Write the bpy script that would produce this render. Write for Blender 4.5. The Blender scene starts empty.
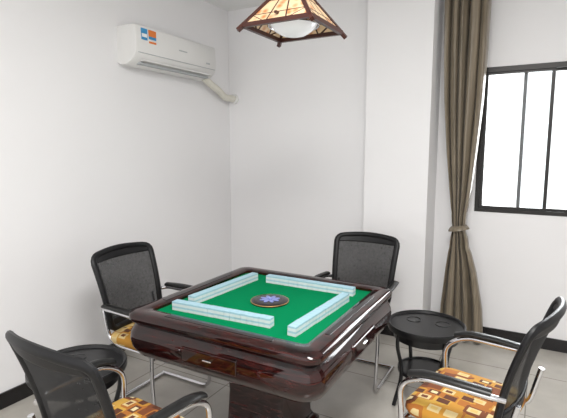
import bpy, bmesh, math, random
from mathutils import Vector, Matrix
random.seed(4)
scene=bpy.context.scene
scene.view_settings.view_transform='Standard'
scene.view_settings.look='None'
scene.view_settings.exposure=0.58

# ---------------------------------------------------------------- materials
def new_mat(name):
    m=bpy.data.materials.new(name); m.use_nodes=True
    nt=m.node_tree; b=nt.nodes['Principled BSDF']
    return m,nt,b
def simple(name,col,rough=0.5,metal=0.0,coat=0.0,noise=0.04,nscale=30,bump=0.0,spec=0.5):
    m,nt,b=new_mat(name)
    b.inputs['Roughness'].default_value=rough
    b.inputs['Metallic'].default_value=metal
    b.inputs['Coat Weight'].default_value=coat
    b.inputs['Specular IOR Level'].default_value=spec
    tc=nt.nodes.new('ShaderNodeTexCoord')
    n=nt.nodes.new('ShaderNodeTexNoise'); n.inputs['Scale'].default_value=nscale; n.inputs['Detail'].default_value=4
    nt.links.new(tc.outputs['Object'],n.inputs['Vector'])
    r=nt.nodes.new('ShaderNodeValToRGB')
    r.color_ramp.elements[0].color=tuple(max(0,c*(1-noise)) for c in col)+(1,)
    r.color_ramp.elements[1].color=tuple(min(1,c*(1+noise)) for c in col)+(1,)
    nt.links.new(n.outputs['Fac'],r.inputs['Fac'])
    nt.links.new(r.outputs['Color'],b.inputs['Base Color'])
    if bump>0:
        bp=nt.nodes.new('ShaderNodeBump'); bp.inputs['Strength'].default_value=bump; bp.inputs['Distance'].default_value=0.01
        nt.links.new(n.outputs['Fac'],bp.inputs['Height']); nt.links.new(bp.outputs['Normal'],b.inputs['Normal'])
    return m

M={}
M['wall']=simple('wall_paint',(0.835,0.828,0.836),0.85,noise=0.012,nscale=3,bump=0.02,spec=0.2)
M['ceil']=simple('ceiling_paint',(0.86,0.86,0.86),0.9,noise=0.01,spec=0.1)
M['base']=simple('black_skirting_tile',(0.010,0.009,0.010),0.25)
M['black']=simple('black_plastic',(0.005,0.005,0.006),0.45,spec=0.35)
M['armpad']=simple('black_armpad',(0.006,0.006,0.006),0.35,spec=0.4)
M['chrome']=simple('chrome',(0.66,0.66,0.68),0.10,metal=1.0,noise=0.01)
M['felt']=simple('green_felt',(0.0,0.190,0.070),0.95,noise=0.10,nscale=400,bump=0.1,spec=0.05)
M['acw']=simple('ac_white',(0.76,0.755,0.74),0.35,noise=0.01)
M['acgrey']=simple('ac_grey',(0.42,0.44,0.45),0.5)
M['pipe']=simple('pipe_wrap',(0.72,0.70,0.62),0.6,noise=0.08,nscale=20,bump=0.2)
M['blue']=simple('label_blue',(0.04,0.28,0.55),0.5)
M['orange']=simple('label_orange',(0.75,0.20,0.03),0.5)
M['labw']=simple('label_white',(0.85,0.85,0.85),0.5)
M['frame']=simple('window_frame_bronze',(0.016,0.014,0.013),0.35,metal=0.3)
M['tile']=simple('tile_ivory',(0.64,0.68,0.70),0.4,noise=0.02)
M['tileb']=simple('tile_blue_back',(0.34,0.53,0.62),0.4,noise=0.03)
M['console']=simple('console_black',(0.012,0.010,0.012),0.12)
M['petal']=simple('console_petal',(0.20,0.24,0.55),0.3,noise=0.2)
M['gold']=simple('brass_trim',(0.50,0.30,0.12),0.3,metal=0.9)
M['lampwood']=simple('lamp_wood',(0.05,0.013,0.008),0.35,noise=0.25,nscale=12)
M['rim']=simple('side_table_black',(0.006,0.006,0.007),0.3,spec=0.4)

# rosewood with grain
m,nt,b=new_mat('rosewood_lacquer')
tc=nt.nodes.new('ShaderNodeTexCoord'); mp=nt.nodes.new('ShaderNodeMapping'); mp.inputs['Scale'].default_value=(3,3,22)
n=nt.nodes.new('ShaderNodeTexNoise'); n.inputs['Scale'].default_value=3; n.inputs['Detail'].default_value=8; n.inputs['Distortion'].default_value=1.2
r=nt.nodes.new('ShaderNodeValToRGB')
r.color_ramp.elements[0].position=0.40; r.color_ramp.elements[0].color=(0.005,0.0015,0.0015,1)
r.color_ramp.elements[1].position=0.80; r.color_ramp.elements[1].color=(0.060,0.008,0.006,1)
nt.links.new(tc.outputs['Object'],mp.inputs['Vector']); nt.links.new(mp.outputs['Vector'],n.inputs['Vector'])
nt.links.new(n.outputs['Fac'],r.inputs['Fac']); nt.links.new(r.outputs['Color'],b.inputs['Base Color'])
b.inputs['Roughness'].default_value=0.07; b.inputs['Coat Weight'].default_value=0.1; b.inputs['Coat Roughness'].default_value=0.03; b.inputs['Specular IOR Level'].default_value=0.42
M['rose']=m

# floor tiles
m,nt,b=new_mat('floor_tiles')
tc=nt.nodes.new('ShaderNodeTexCoord')
br=nt.nodes.new('ShaderNodeTexBrick'); br.offset=0.0; br.inputs['Scale'].default_value=1.0
br.inputs['Brick Width'].default_value=0.6; br.inputs['Row Height'].default_value=0.6; br.inputs['Mortar Size'].default_value=0.004
br.inputs['Color1'].default_value=(0.54,0.51,0.46,1); br.inputs['Color2'].default_value=(0.57,0.54,0.49,1); br.inputs['Mortar'].default_value=(0.28,0.26,0.23,1)
n=nt.nodes.new('ShaderNodeTexNoise'); n.inputs['Scale'].default_value=6; n.inputs['Detail'].default_value=8
mx=nt.nodes.new('ShaderNodeMixRGB'); mx.blend_type='MULTIPLY'; mx.inputs['Fac'].default_value=0.3
nt.links.new(tc.outputs['Object'],br.inputs['Vector']); nt.links.new(tc.outputs['Object'],n.inputs['Vector'])
nt.links.new(br.outputs['Color'],mx.inputs['Color1']); nt.links.new(n.outputs['Fac'],mx.inputs['Color2'])
nt.links.new(mx.outputs['Color'],b.inputs['Base Color']); b.inputs['Roughness'].default_value=0.15
M['floor']=m

# seat fabric
m,nt,b=new_mat('seat_fabric_pattern')
tc=nt.nodes.new('ShaderNodeTexCoord')
mp=nt.nodes.new('ShaderNodeMapping'); mp.inputs['Scale'].default_value=(1,0.72,0.001)
vo=nt.nodes.new('ShaderNodeTexVoronoi'); vo.distance='CHEBYCHEV'; vo.inputs['Scale'].default_value=19; vo.inputs['Randomness'].default_value=0.6
nt.links.new(tc.outputs['Object'],mp.inputs['Vector']); nt.links.new(mp.outputs['Vector'],vo.inputs['Vector'])
sep=nt.nodes.new('ShaderNodeSeparateColor'); nt.links.new(vo.outputs['Color'],sep.inputs['Color'])
def ramp(stops):
    r=nt.nodes.new('ShaderNodeValToRGB'); r.color_ramp.interpolation='CONSTANT'
    e=r.color_ramp.elements
    e[0].position=stops[0][0]; e[0].color=stops[0][1]+(1,)
    e[1].position=stops[1][0]; e[1].color=stops[1][1]+(1,)
    for p,c in stops[2:]:
        k=e.new(p); k.color=c+(1,)
    return r
outer=ramp([(0,(0.50,0.24,0.03)),(0.35,(0.38,0.13,0.02)),(0.6,(0.55,0.32,0.05)),(0.82,(0.18,0.05,0.015))])
inner=ramp([(0,(0.72,0.60,0.34)),(0.4,(0.14,0.04,0.015)),(0.7,(0.62,0.42,0.13))])
ringc=ramp([(0,(0.10,0.03,0.012)),(0.5,(0.64,0.50,0.24))])
nt.links.new(sep.outputs[0],outer.inputs['Fac']); nt.links.new(sep.outputs[1],inner.inputs['Fac']); nt.links.new(sep.outputs[1],ringc.inputs['Fac'])
s1=nt.nodes.new('ShaderNodeMath'); s1.operation='LESS_THAN'; s1.inputs[1].default_value=0.20
s2=nt.nodes.new('ShaderNodeMath'); s2.operation='LESS_THAN'; s2.inputs[1].default_value=0.36
nt.links.new(vo.outputs['Distance'],s1.inputs[0]); nt.links.new(vo.outputs['Distance'],s2.inputs[0])
a=nt.nodes.new('ShaderNodeMixRGB'); c=nt.nodes.new('ShaderNodeMixRGB')
nt.links.new(s2.outputs[0],a.inputs['Fac']); nt.links.new(outer.outputs['Color'],a.inputs['Color1']); nt.links.new(ringc.outputs['Color'],a.inputs['Color2'])
nt.links.new(s1.outputs[0],c.inputs['Fac']); nt.links.new(a.outputs['Color'],c.inputs['Color1']); nt.links.new(inner.outputs['Color'],c.inputs['Color2'])
nt.links.new(c.outputs['Color'],b.inputs['Base Color']); b.inputs['Roughness'].default_value=0.85
M['fabric']=m

# mesh fabric (see-through weave)
m,nt,b=new_mat('chair_mesh_weave')
b.inputs['Base Color'].default_value=(0.014,0.014,0.015,1); b.inputs['Roughness'].default_value=0.8
tr=nt.nodes.new('ShaderNodeBsdfTransparent'); mxs=nt.nodes.new('ShaderNodeMixShader')
tc=nt.nodes.new('ShaderNodeTexCoord'); w=nt.nodes.new('ShaderNodeTexNoise'); w.inputs['Scale'].default_value=60
nt.links.new(tc.outputs['Object'],w.inputs['Vector'])
mr=nt.nodes.new('ShaderNodeMapRange'); mr.inputs['To Min'].default_value=0.82; mr.inputs['To Max'].default_value=0.93
nt.links.new(w.outputs['Fac'],mr.inputs['Value']); nt.links.new(mr.outputs['Result'],mxs.inputs['Fac'])
out=nt.nodes['Material Output']
nt.links.new(tr.outputs[0],mxs.inputs[1]); nt.links.new(b.outputs[0],mxs.inputs[2]); nt.links.new(mxs.outputs[0],out.inputs['Surface'])
M['mesh']=m

# curtain
m,nt,b=new_mat('curtain_satin')
tc=nt.nodes.new('ShaderNodeTexCoord'); mp=nt.nodes.new('ShaderNodeMapping'); mp.inputs['Scale'].default_value=(60,60,1.5)
n=nt.nodes.new('ShaderNodeTexNoise'); n.inputs['Scale'].default_value=1; n.inputs['Detail'].default_value=5
r=nt.nodes.new('ShaderNodeValToRGB'); r.color_ramp.elements[0].color=(0.110,0.088,0.060,1); r.color_ramp.elements[1].color=(0.27,0.222,0.160,1)
r.color_ramp.elements[0].position=0.3; r.color_ramp.elements[1].position=0.7
nt.links.new(tc.outputs['Object'],mp.inputs['Vector']); nt.links.new(mp.outputs['Vector'],n.inputs['Vector']); nt.links.new(n.outputs['Fac'],r.inputs['Fac'])
nt.links.new(r.outputs['Color'],b.inputs['Base Color']); b.inputs['Roughness'].default_value=0.32; b.inputs['Sheen Weight'].default_value=0.1
M['curtain']=m

# lamp panels (paper) with printed motif
m,nt,b=new_mat('lamp_panel_paper')
tc=nt.nodes.new('ShaderNodeTexCoord')
vo=nt.nodes.new('ShaderNodeTexVoronoi'); vo.inputs['Scale'].default_value=22
nt.links.new(tc.outputs['Object'],vo.inputs['Vector'])
r=nt.nodes.new('ShaderNodeValToRGB'); e=r.color_ramp.elements
e[0].position=0.12; e[0].color=(0.48,0.17,0.05,1); e[1].position=0.48; e[1].color=(0.66,0.48,0.29,1)
nt.links.new(vo.outputs['Distance'],r.inputs['Fac']); nt.links.new(r.outputs['Color'],b.inputs['Base Color'])
nt.links.new(r.outputs['Color'],b.inputs['Emission Color']); b.inputs['Emission Strength'].default_value=0.08
M['paper']=m
m=simple('lamp_opal_glass',(0.85,0.86,0.88),0.15,noise=0.01); M['opal']=m
bb=m.node_tree.nodes['Principled BSDF']; bb.inputs['Emission Color'].default_value=(1,1,1,1); bb.inputs['Emission Strength'].default_value=0.1
# window glass
m,nt,b=new_mat('window_glass')
tr=nt.nodes.new('ShaderNodeBsdfTransparent'); tr.inputs['Color'].default_value=(0.95,0.97,0.98,1)
gl=nt.nodes.new('ShaderNodeBsdfGlossy'); gl.inputs['Roughness'].default_value=0.02
fr=nt.nodes.new('ShaderNodeFresnel'); mxs=nt.nodes.new('ShaderNodeMixShader')
nt.links.new(fr.outputs[0],mxs.inputs['Fac']); nt.links.new(tr.outputs[0],mxs.inputs[1]); nt.links.new(gl.outputs[0],mxs.inputs[2])
nt.links.new(mxs.outputs[0],nt.nodes['Material Output'].inputs['Surface'])
M['glass']=m

# ---------------------------------------------------------------- helpers
def obj_from_bm(bm,name,mat,parent=None,smooth=True,bevel=0,loc=None):
    bmesh.ops.recalc_face_normals(bm,faces=bm.faces)
    me=bpy.data.meshes.new(name); bm.to_mesh(me); bm.free()
    o=bpy.data.objects.new(name,me); scene.collection.objects.link(o)
    mats=mat if isinstance(mat,(list,tuple)) else [mat]
    for mm in mats: me.materials.append(mm)
    if smooth:
        for p in me.polygons: p.use_smooth=True
    if bevel>0:
        md=o.modifiers.new('bevel','BEVEL'); md.width=bevel; md.segments=3; md.limit_method='ANGLE'; md.angle_limit=math.radians(40)
    if smooth:
        md=o.modifiers.new('split','EDGE_SPLIT'); md.split_angle=math.radians(42)
    if parent: o.parent=parent
    if loc: o.location=loc
    return o
def add_box(bm,x0,x1,y0,y1,z0,z1,mi=0):
    vs=[bm.verts.new(p) for p in [(x0,y0,z0),(x1,y0,z0),(x1,y1,z0),(x0,y1,z0),(x0,y0,z1),(x1,y0,z1),(x1,y1,z1),(x0,y1,z1)]]
    for f in [(0,3,2,1),(4,5,6,7),(0,1,5,4),(1,2,6,5),(2,3,7,6),(3,0,4,7)]:
        fc=bm.faces.new([vs[i] for i in f]); fc.material_index=mi
    return vs
def boxes(name,mat,lst,parent=None,bevel=0,smooth=False):
    bm=bmesh.new()
    for l in lst: add_box(bm,*l)
    return obj_from_bm(bm,name,mat,parent,smooth=smooth,bevel=bevel)
def empty(name,loc=(0,0,0),rz=0):
    e=bpy.data.objects.new(name,None); scene.collection.objects.link(e)
    e.location=loc; e.rotation_euler=(0,0,rz); e.empty_display_size=0.1
    return e
def fillet(pts,r,n=6):
    pts=[Vector(p) for p in pts]; out=[pts[0]]
    for i in range(1,len(pts)-1):
        a,b,c=pts[i-1],pts[i],pts[i+1]
        d1=(a-b); d2=(c-b); rr=min(r,d1.length*0.48,d2.length*0.48)
        p1=b+d1.normalized()*rr; p2=b+d2.normalized()*rr
        for k in range(n+1):
            t=k/n; out.append(p1*(1-t)**2+b*2*t*(1-t)+p2*t*t)
    out.append(pts[-1]); return out
def sweep(bm,pts,r,segs=10,closed=False,flat=1.0,upv=None,mi=0):
    pts=[Vector(p) for p in pts]; N=len(pts); rings=[]
    up=Vector(upv) if upv else None
    prev=None
    for i in range(N):
        if closed: t=(pts[(i+1)%N]-pts[i-1]).normalized()
        else: t=(pts[min(i+1,N-1)]-pts[max(i-1,0)]).normalized()
        if up is not None:
            n=(up-t*up.dot(t))
            n=n.normalized() if n.length>1e-4 else t.orthogonal().normalized()
        elif prev is None: n=t.orthogonal().normalized()
        else:
            n=prev-t*prev.dot(t); n.normalize()
        prev=n; bn=t.cross(n)
        rings.append([bm.verts.new(pts[i]+n*(math.cos(2*math.pi*k/segs)*r*flat)+bn*(math.sin(2*math.pi*k/segs)*r)) for k in range(segs)])
    for i in range(N if closed else N-1):
        a=rings[i]; b=rings[(i+1)%N]
        for k in range(segs):
            f=bm.faces.new([a[k],a[(k+1)%segs],b[(k+1)%segs],b[k]]); f.material_index=mi
    if not closed:
        bm.faces.new(rings[0][::-1]); bm.faces.new(rings[-1])
def tubes(name,mat,lst,r,parent=None,**k):
    bm=bmesh.new()
    for p in lst: sweep(bm,p,r,**k)
    return obj_from_bm(bm,name,mat,parent)
def rring(half,rad,z,n=6,halfy=None):
    hy=half if halfy is None else halfy
    out=[]
    for cx,cy,a0 in [(half-rad,hy-rad,0),(-half+rad,hy-rad,90),(-half+rad,-hy+rad,180),(half-rad,-hy+rad,270)]:
        for k in range(n+1):
            a=math.radians(a0+90*k/n); out.append((cx+rad*math.cos(a),cy+rad*math.sin(a),z))
    return out
def loft(bm,rings,cap0=True,cap1=True):
    R=[[bm.verts.new(p) for p in r] for r in rings]; n=len(R[0])
    for a,b in zip(R,R[1:]):
        for k in range(n): bm.faces.new([a[k],a[(k+1)%n],b[(k+1)%n],b[k]])
    if cap0: bm.faces.new(R[0][::-1])
    if cap1: bm.faces.new(R[-1])
def circ(r,z,n=40,cx=0,cy=0): return [(cx+r*math.cos(2*math.pi*k/n),cy+r*math.sin(2*math.pi*k/n),z) for k in range(n)]

# ---------------------------------------------------------------- room
WX=-2.85; BY=3.94; WY=4.14; CH=2.98
CX0,CX1,CY=-1.334,-0.80,3.80
RX=2.4; NY=-2.2
wx0,wx1,wz0,wz1=-0.48,1.25,1.09,2.26
boxes('floor',M['floor'],[(WX-0.15,RX+0.15,NY,WY+0.2,-0.1,0)])
boxes('ceiling',M['ceil'],[(WX-0.15,RX+0.15,NY,WY+0.2,CH,CH+0.1)])
boxes('wall_left',M['wall'],[(WX-0.15,WX,NY,WY+0.2,0,CH)])
boxes('wall_back',M['wall'],[(WX,CX0,BY,WY+0.2,0,CH)])
boxes('wall_pillar',M['wall'],[(CX0,CX1,CY,WY+0.2,0,CH)])
boxes('wall_window',M['wall'],[(CX1,wx0,WY,WY+0.2,0,CH),(wx1,RX,WY,WY+0.2,0,CH),(wx0,wx1,WY,WY+0.2,0,wz0),(wx0,wx1,WY,WY+0.2,wz1,CH)])
boxes('wall_right',M['wall'],[(RX,RX+0.15,NY,WY+0.2,0,CH)])
bh=0.10; bt=0.012
boxes('baseboard_left',M['base'],[(WX,WX+bt,NY,BY,0,bh)])
boxes('baseboard_back',M['base'],[(WX+bt,CX0,BY-bt,BY,0,bh)])
boxes('baseboard_pillar',M['base'],[(CX0,CX1+bt,CY-bt,CY,0,bh),(CX1,CX1+bt,CY,WY-bt,0,bh)])
boxes('baseboard_window',M['base'],[(CX1+bt,RX,WY-bt,WY,0,bh)])
boxes('baseboard_right',M['base'],[(RX-bt,RX,NY,WY-bt,0,bh)])

# window
win=empty('window_1',(0,0,0))
fy0,fy1=WY-0.005,WY+0.07
fw=0.03
boxes('frame',M['frame'],[(wx0,wx0+fw,fy0,fy1,wz0,wz1),(wx1-fw,wx1,fy0,fy1,wz0,wz1),(wx0+fw,wx1-fw,fy0,fy1,wz0,wz0+0.03),(wx0+fw,wx1-fw,fy0,fy1,wz1-0.04,wz1)],win)
def sash(x0,x1,y,nm):
    t=0.026
    boxes(nm,M['frame'],[(x0,x0+t,y,y+0.022,wz0+0.03,wz1-0.04),(x1-t,x1,y,y+0.022,wz0+0.03,wz1-0.04),(x0+t,x1-t,y,y+0.022,wz0+0.03,wz0+0.05),(x0+t,x1-t,y,y+0.022,wz1-0.06,wz1-0.04)],win)
    boxes(nm+'_glass',M['glass'],[(x0+t,x1-t,y+0.009,y+0.013,wz0+0.05,wz1-0.06)],win)
sash(wx0+fw,0.045,WY+0.01,'sash_left')
sash(-0.17,wx1-fw,WY+0.04,'sash_right')

# ---------------------------------------------------------------- curtain
cur=empty('curtain',(0,0,0))
def cprof(z):
    keys=[(0.02,-0.525,0.175),(0.3,-0.53,0.16),(0.6,-0.545,0.12),(0.85,-0.565,0.07),(0.96,-0.572,0.048),(1.05,-0.575,0.055),(1.3,-0.575,0.085),(1.6,-0.58,0.115),(2.0,-0.583,0.145),(2.4,-0.585,0.160),(2.9,-0.585,0.168)]
    for a,b in zip(keys,keys[1:]):
        if z<=b[0]:
            t=(z-a[0])/(b[0]-a[0]); t=max(0,min(1,t)); t=t*t*(3-2*t) if 0.8<z<1.1 else t
            return a[1]+(b[1]-a[1])*t, a[2]+(b[2]-a[2])*t
    return keys[-1][1:]
bm=bmesh.new(); NU,NZ=140,70; grid=[]
for j in range(NZ+1):
    z=0.02+2.88*j/NZ; c,h=cprof(z); row=[]
    for i in range(NU+1):
        s=-1+2*i/NU
        amp=0.044*min(1.0,0.40+h*3.6)
        ph=s*math.pi*4.5+0.8*math.sin(s*5+z*0.7)
        y=3.97+amp*math.sin(ph)+0.007*math.sin(ph*2.3+z)
        if h<0.1: y-=0.02*(1-s*s)*(0.1-h)/0.05
        row.append(bm.verts.new((c+s*h+0.014*math.cos(ph)*(h/0.17),y,z)))
    grid.append(row)
for j in range(NZ):
    for i in range(NU): bm.faces.new([grid[j][i],grid[j][i+1],grid[j+1][i+1],grid[j+1][i]])
o=obj_from_bm(bm,'cloth',M['curtain'],cur); md=o.modifiers.new('sol','SOLIDIFY'); md.thickness=0.003
bm=bmesh.new()
sweep(bm,[(-0.572+0.066*math.cos(a),3.97+0.060*math.sin(a),0.965+0.012*math.cos(a)) for a in [2*math.pi*k/32 for k in range(32)]],0.026,closed=True,flat=0.3,segs=8)
obj_from_bm(bm,'tieback',M['curtain'],cur)
boxes('track',M['acw'],[(-0.76,1.5,3.965,4.005,2.91,2.98)],cur)

# ---------------------------------------------------------------- air conditioner
ACY=2.995
ac=empty('air_conditioner',(WX,ACY,2.235))
prof=[(0,0.02),(0,0.29),(0.17,0.29),(0.188,0.283),(0.197,0.265),(0.203,0.16),(0.198,0.09),(0.185,0.055),(0.14,0.02),(0.09,0.0),(0.03,0.0)]
bm=bmesh.new(); L=0.475
ends=[]
for y,sc in [(-L,0.96),(-L+0.012,1),(L-0.012,1),(L,0.96)]:
    ends.append([bm.verts.new((x*sc+0.0,y,0.145+(z-0.145)*sc)) for x,z in prof])
for a,b2 in zip(ends,ends[1:]):
    for k in range(len(prof)): bm.faces.new([a[k],a[(k+1)%len(prof)],b2[(k+1)%len(prof)],b2[k]])
bm.faces.new(ends[0]); bm.faces.new(ends[-1][::-1])
obj_from_bm(bm,'body',M['acw'],ac)
boxes('panel_seam',M['acgrey'],[(0.195,0.2015,-L+0.02,L-0.02,0.083,0.087)],ac)
boxes('louver',M['acw'],[(0.155,0.194,-L+0.07,L-0.07,0.030,0.040)],ac,bevel=0.003)
boxes('outlet_slot',M['acgrey'],[(0.12,0.160,-L+0.07,L-0.07,0.008,0.022)],ac)
boxes('label_blue',M['blue'],[(0.198,0.2035,-0.425,-0.365,0.180,0.262)],ac)
boxes('label_white',M['labw'],[(0.198,0.2040,-0.42,-0.37,0.20,0.225)],ac)
boxes('label_orange',M['orange'],[(0.198,0.2035,-0.350,-0.275,0.215,0.262)],ac)
boxes('label_blue_low',M['blue'],[(0.198,0.2037,-0.350,-0.275,0.195,0.215)],ac)
boxes('label_stripe',M['orange'],[(0.198,0.2037,-0.350,-0.275,0.165,0.180)],ac)
boxes('badge',M['acgrey'],[(0.198,0.2037,-0.02,0.08,0.168,0.177)],ac)
boxes('display_window',M['acgrey'],[(0.198,0.2035,0.33,0.38,0.12,0.132)],ac)
q=BY-ACY
tubes('drain_pipe',M['pipe'],[fillet([(0.10,0.42,0.02),(0.10,0.50,-0.02),(0.09,0.66,-0.07),(0.07,q-0.18,-0.12),(0.07,q-0.001,-0.12)],0.08)],0.033,ac)
bm=bmesh.new(); sweep(bm,[(0.07,q-0.03,-0.12),(0.07,q-0.001,-0.12)],0.05,segs=20); obj_from_bm(bm,'wall_flange',M['acw'],ac)

# ---------------------------------------------------------------- mahjong table
TC=(-1.280,2.125)
tab=empty('mahjong_table',(TC[0],TC[1],0))
S=1.05
def rr_(h,r,z): return rring(h*S,r*S,z)
bm=bmesh.new()
loft(bm,[rr_(0.426,0.02,0.760),rr_(0.426,0.02,0.776),rr_(0.432,0.025,0.781),rr_(0.495,0.05,0.782),rr_(0.512,0.06,0.777),rr_(0.522,0.065,0.764),rr_(0.522,0.065,0.742),rr_(0.512,0.06,0.728),rr_(0.498,0.06,0.722)],cap0=False,cap1=True)
obj_from_bm(bm,'top_frame',M['rose'],tab)
bm=bmesh.new()
loft(bm,[rr_(0.494,0.06,0.723),rr_(0.506,0.07,0.708),rr_(0.522,0.08,0.675),rr_(0.527,0.085,0.64),rr_(0.522,0.09,0.60),rr_(0.502,0.09,0.56),rr_(0.465,0.08,0.53),rr_(0.40,0.06,0.515),rr_(0.30,0.05,0.51)])
obj_from_bm(bm,'apron',M['rose'],tab)
f=0.426*S
boxes('felt_top',M['felt'],[(-f,f,-f,f,0.745,0.762)],tab)
for i in range(4):
    e=empty('side_%d'%(i+1)); e.parent=tab; e.rotation_euler=(0,0,i*math.pi/2)
    bm=bmesh.new(); add_box(bm,-0.16,0.16,-0.558,-0.52,0.605,0.68); obj_from_bm(bm,'drawer_front',M['rose'],e,smooth=False,bevel=0.008)
    bm=bmesh.new(); add_box(bm,-0.025,0.025,-0.564,-0.555,0.639,0.647); obj_from_bm(bm,'drawer_pull',M['chrome'],e,smooth=False,bevel=0.003)
    bm=bmesh.new(); add_box(bm,-0.31,0.31,-0.500,-0.474,0.776,0.7835); obj_from_bm(bm,'tile_slot',M['console'],e,smooth=False,bevel=0.001)
bm=bmesh.new()
loft(bm,[rring(0.22,0.03,0.0),rring(0.22,0.03,0.035),rring(0.195,0.03,0.06),rring(0.18,0.025,0.09),rring(0.17,0.02,0.28),rring(0.18,0.025,0.43),rring(0.24,0.03,0.50),rring(0.26,0.03,0.515)])
obj_from_bm(bm,'pedestal',M['rose'],tab)
# console
zt=-0.008
bm=bmesh.new(); loft(bm,[circ(0.108,0.769+zt),circ(0.108,0.776+zt),circ(0.100,0.781+zt),circ(0.07,0.783+zt)]); obj_from_bm(bm,'centre_console',M['console'],tab)
bm=bmesh.new(); sweep(bm,circ(0.105,0.777+zt),0.003,closed=True,segs=6); obj_from_bm(bm,'console_ring',M['gold'],tab)
bm=bmesh.new()
for k in range(8):
    a=2*math.pi*k/8; c=Vector((math.cos(a)*0.036,math.sin(a)*0.036,0)); t=Vector((-math.sin(a),math.cos(a),0)); rr=Vector((math.cos(a),math.sin(a),0))
    pts=[c+rr*0.022*math.cos(b)+t*0.011*math.sin(b) for b in [2*math.pi*j/12 for j in range(12)]]
    loft(bm,[[(p.x,p.y,0.782+zt) for p in pts],[(p.x,p.y,0.786+zt) for p in pts]])
obj_from_bm(bm,'console_petals',M['petal'],tab)
bm=bmesh.new(); loft(bm,[circ(0.014,0.782+zt,20),circ(0.014,0.788+zt,20),circ(0.008,0.794+zt,20)]); obj_from_bm(bm,'dice_dome',M['petal'],tab)

# mahjong tile walls
def tile_wall(cx,cy,rz,n=18,tw=0.0325,td=0.044,th=0.023):
    e_loc=(cx,cy,0.7625)
    bm=bmesh.new(); g=0.0008
    for i in range(n):
        x0=-n*tw/2+i*tw
        for l in range(2):
            j=random.uniform(-0.0012,0.0012); z0=l*th
            add_box(bm,x0+g,x0+tw-g,-td/2+j,td/2+j,z0,z0+th*0.60,0)
            add_box(bm,x0+g,x0+tw-g,-td/2+j,td/2+j,z0+th*0.60,z0+th-0.0004,1)
    o=obj_from_bm(bm,'mahjong_tile_row',[M['tile'],M['tileb']],None,smooth=False)
    o.location=e_loc; o.rotation_euler=(0,0,rz)
    return o
tile_wall(-1.37,1.795,math.radians(3))
tile_wall(-1.61,2.165,math.radians(86))
tile_wall(-1.20,2.455,math.radians(0.5))
tile_wall(-0.93,2.05,math.radians(87))

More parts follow.
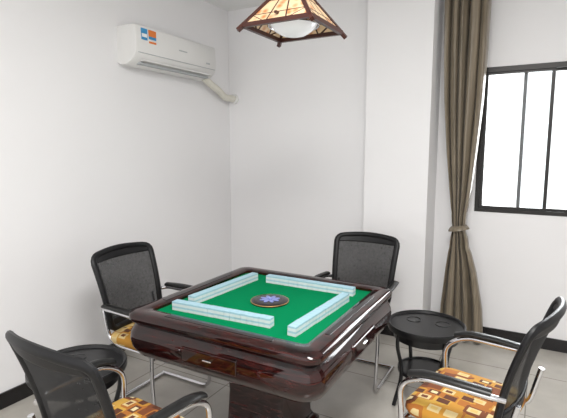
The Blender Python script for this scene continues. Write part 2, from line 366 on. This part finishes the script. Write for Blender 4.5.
# ---------------------------------------------------------------- chairs
def chair(x,y,rz):
    """local: +y is the way the sitter faces"""
    P=empty('mesh_back_armchair',(x,y,0),rz)
    R=0.0125
    lst=[]
    for s in (-1,1):
        lst.append(fillet([(s*0.235,-0.255,0.64),(s*0.265,-0.20,0.652),(s*0.275,0.07,0.645),(s*0.262,0.17,0.58),(s*0.255,0.15,0.30),(s*0.25,0.165,R),(s*0.25,-0.26,R)],0.07))
        lst.append(fillet([(s*0.258,0.155,0.405),(s*0.215,0.11,0.405),(s*0.20,-0.18,0.405),(s*0.20,-0.255,0.44),(s*0.205,-0.295,0.62)],0.05))
    lst.append(fillet([(-0.25,-0.25,R),(0.25,-0.25,R)],0.03))
    lst.append([(-0.255,0.153,0.405),(0.255,0.153,0.405)])
    lst.append([(-0.20,-0.16,0.405),(0.20,-0.16,0.405)])
    bm=bmesh.new()
    for p in lst: sweep(bm,p,R,segs=10)
    obj_from_bm(bm,'chrome_frame',M['chrome'],P)
    bm=bmesh.new()
    for s in (-1,1):
        sweep(bm,fillet([(s*0.262,-0.21,0.670),(s*0.275,-0.10,0.674),(s*0.277,0.05,0.670),(s*0.272,0.12,0.647)],0.08),0.026,segs=12,flat=0.5,upv=(0,0,1))
    obj_from_bm(bm,'arm_pads',M['armpad'],P)
    bm=bmesh.new()
    loft(bm,[rring(0.20,0.05,0.418,halfy=0.175),rring(0.226,0.06,0.425,halfy=0.200),rring(0.236,0.065,0.445,halfy=0.210),rring(0.234,0.065,0.468,halfy=0.208),rring(0.218,0.06,0.486,halfy=0.192),rring(0.16,0.05,0.494,halfy=0.135),rring(0.08,0.03,0.496,halfy=0.06)])
    bmesh.ops.translate(bm,verts=bm.verts,vec=(0,-0.035,0))
    o=obj_from_bm(bm,'seat',M['fabric'],P)
    def surf(s,t):
        W=0.208+0.03*t
        z=0.50+0.450*t
        yb=-0.245-0.135*t+0.015*math.sin(t*math.pi)
        return Vector((s*W, yb+0.045*(s*s)*(0.6+0.4*t), z))
    def lim(t):
        rt=0.10; k=1.0
        if t>1-rt: 
            q=(t-(1-rt))/rt; k=1-0.22*(1-math.sqrt(max(0,1-q*q)))
        if t<rt*0.8:
            q=(rt*0.8-t)/(rt*0.8); k=1-0.22*(1-math.sqrt(max(0,1-q*q)))
        return k
    outl=[]
    T=[0,0.01,0.03,0.06,0.1]+[0.1+0.8*k/14 for k in range(1,14)]+[0.9,0.94,0.97,0.99,1.0]
    for t in T: outl.append(surf(lim(t),t))
    for k in range(1,12): outl.append(surf(0.78-1.56*k/12,1.0)+Vector((0,0,0.012*math.sin(math.pi*k/12))))
    for t in T[::-1]: outl.append(surf(-lim(t),t))
    for k in range(1,12): outl.append(surf(-0.78+1.56*k/12,0.0))
    bm=bmesh.new(); sweep(bm,outl,0.021,segs=10,closed=True,flat=0.72,upv=(0,1,0))
    obj_from_bm(bm,'back_frame',M['black'],P)
    def band(t0,t1,nm,mat,off,th,n=24):
        bm=bmesh.new(); g=[]
        for j in range(n+1):
            t=t0+(t1-t0)*j/n; k=lim(t); g.append([bm.verts.new(surf(k*(-1+2*i/16),t)+Vector((0,off,0.012*max(0,(t-0.9)*10)*math.cos((-1+2*i/16)*1.57)))) for i in range(17)])
        for j in range(n):
            for i in range(16): bm.faces.new([g[j][i],g[j][i+1],g[j+1][i+1],g[j+1][i]])
        o=obj_from_bm(bm,nm,mat,P)
        if th: md=o.modifiers.new('s','SOLIDIFY'); md.thickness=th; md.offset=0
    band(0,1,'back_mesh',M['mesh'],0,0)
    band(0.0,0.14,'back_plate',M['black'],-0.004,0.014,5)
    band(0.90,1.0,'top_band',M['black'],-0.002,0.018,8)
    return P
chair(-2.035,2.065,math.radians(-90))      # left of table, faces +x
chair(-1.12,2.94,math.radians(180))        # behind table, faces -y
chair(-0.275,2.15,math.radians(79))        # right of table, faces -x
chair(-1.385,1.22,math.radians(-3))        # near side, faces +y

# ---------------------------------------------------------------- side tables
def side_table(x,y,rz=0):
    P=empty('round_side_table',(x,y,0),rz)
    bm=bmesh.new()
    loft(bm,[circ(0.205,0.485,48),circ(0.232,0.49,48),circ(0.236,0.50,48),circ(0.236,0.525,48),circ(0.230,0.53,48),circ(0.222,0.527,48),circ(0.216,0.514,48),circ(0.10,0.512,48)])
    obj_from_bm(bm,'top',M['rim'],P)
    bm=bmesh.new()
    loft(bm,[circ(0.185,0.43,48),circ(0.195,0.435,48),circ(0.195,0.49,48)],cap1=False)
    obj_from_bm(bm,'drum',M['rim'],P)
    bm=bmesh.new()
    for k in range(4):
        a=math.pi/4+k*math.pi/2; c,s=math.cos(a),math.sin(a)
        sweep(bm,fillet([(0.19*c,0.19*s,0.49),(0.20*c,0.20*s,0.40),(0.15*c,0.15*s,0.22),(0.21*c,0.21*s,0.012)],0.12),0.012,segs=8)
    obj_from_bm(bm,'legs',M['rim'],P)
    bm=bmesh.new(); loft(bm,[circ(0.15,0.205,40),circ(0.165,0.21,40),circ(0.165,0.23,40),circ(0.155,0.232,40),circ(0.15,0.222,40)]); obj_from_bm(bm,'lower_shelf',M['rim'],P)
    bm=bmesh.new()
    for cx in (-0.09,0.09): sweep(bm,circ(0.045,0.513,24,cx,0.06),0.003,closed=True,segs=6)
    obj_from_bm(bm,'cup_rings',M['rim'],P)
side_table(-0.575,2.85)
side_table(-1.99,1.42)

# ---------------------------------------------------------------- pendant lamp
LX,LY,LZ=-1.13,2.117,2.20
lamp=empty('pendant_lamp',(LX,LY,LZ))
hb=0.182; ht=0.062; H=0.16
bmw=bmesh.new(); bmp=bmesh.new()
def cr(h,z): return [Vector((-h,-h,z)),Vector((h,-h,z)),Vector((h,h,z)),Vector((-h,h,z))]
B=cr(hb,0); T=cr(ht,H); mid=lambda a,b,t:a*(1-t)+b*t
def bar(a,b,r=0.009): sweep(bmw,[a,b],r,segs=4)
for i in range(4):
    j=(i+1)%4
    bar(B[i],B[j],0.014); bar(T[i],T[j],0.012)
    d=(B[i]-T[i]).normalized(); bar(T[i],B[i]+d*0.035,0.013)
    for t in (0.35,0.65): bar(mid(B[i],B[j],t),mid(T[i],T[j],t),0.005)
    bar(mid(B[i],T[i],0.3),mid(B[j],T[j],0.3),0.005)
    bar(mid(B[i],T[i],0.75),mid(B[j],T[j],0.75),0.005)
    bar(mid(B[i],B[j],0.35),mid(B[i],T[i],0.3),0.005); bar(mid(B[i],B[j],0.65),mid(B[j],T[j],0.3),0.005)
    vs=[bmp.verts.new(p) for p in (B[i],B[j],T[j],T[i])]; bmp.faces.new(vs)
bar(mid(B[0],B[1],.5)+Vector((0,0,0.04)),mid(B[2],B[3],.5)+Vector((0,0,0.04)),0.008)
obj_from_bm(bmw,'wood_frame',M['lampwood'],lamp,smooth=False)
o=obj_from_bm(bmp,'paper_panels',M['paper'],lamp,smooth=False); md=o.modifiers.new('s','SOLIDIFY'); md.thickness=0.003
bm=bmesh.new(); loft(bm,[circ(0.02,-0.035),circ(0.06,-0.028),circ(0.095,-0.008),circ(0.118,0.02),circ(0.122,0.045)]); obj_from_bm(bm,'glass_bowl',M['opal'],lamp)
bm=bmesh.new(); sweep(bm,circ(0.126,0.018),0.006,closed=True,segs=8); obj_from_bm(bm,'bowl_ring',M['chrome'],lamp)
bm=bmesh.new(); sweep(bm,[(0,0,0.05),(0,0,CH-LZ-0.03)],0.006,segs=8); sweep(bm,[(0,0,CH-LZ-0.035),(0,0,CH-LZ)],0.055,segs=24); obj_from_bm(bm,'suspension',M['lampwood'],lamp)

# ---------------------------------------------------------------- lights
w=bpy.data.worlds.new('world'); scene.world=w; w.use_nodes=True
bg=w.node_tree.nodes['Background']; bg.inputs['Color'].default_value=(1.0,0.993,0.985,1); bg.inputs['Strength'].default_value=1.3
def area(name,loc,rot,size,power,col=(1,1,1),sy=None):
    l=bpy.data.lights.new(name,'AREA'); l.energy=power; l.size=size; l.color=col
    if sy: l.shape='RECTANGLE'; l.size_y=sy
    o=bpy.data.objects.new(name,l); scene.collection.objects.link(o); o.location=loc; o.rotation_euler=rot; return o
area('overhead_fill',(-0.2,0.8,2.93),(0,0,0),0.9,60,(1,0.985,0.96))  # added fill for brightness and highlights, out of view, no fixture of the room
area('window_daylight',(0.4,4.5,1.7),(math.radians(90),0,math.radians(180)),1.7,60,(1.0,0.99,0.98),1.1)

# ---------------------------------------------------------------- camera
cd=bpy.data.cameras.new('camera'); cam=bpy.data.objects.new('camera',cd); scene.collection.objects.link(cam)
cam.location=(0,0,1.6); cam.rotation_euler=(math.radians(82.7),0,math.radians(29.3))
cd.sensor_width=36; cd.lens=460/567*36; cd.clip_start=0.02
scene.camera=cam
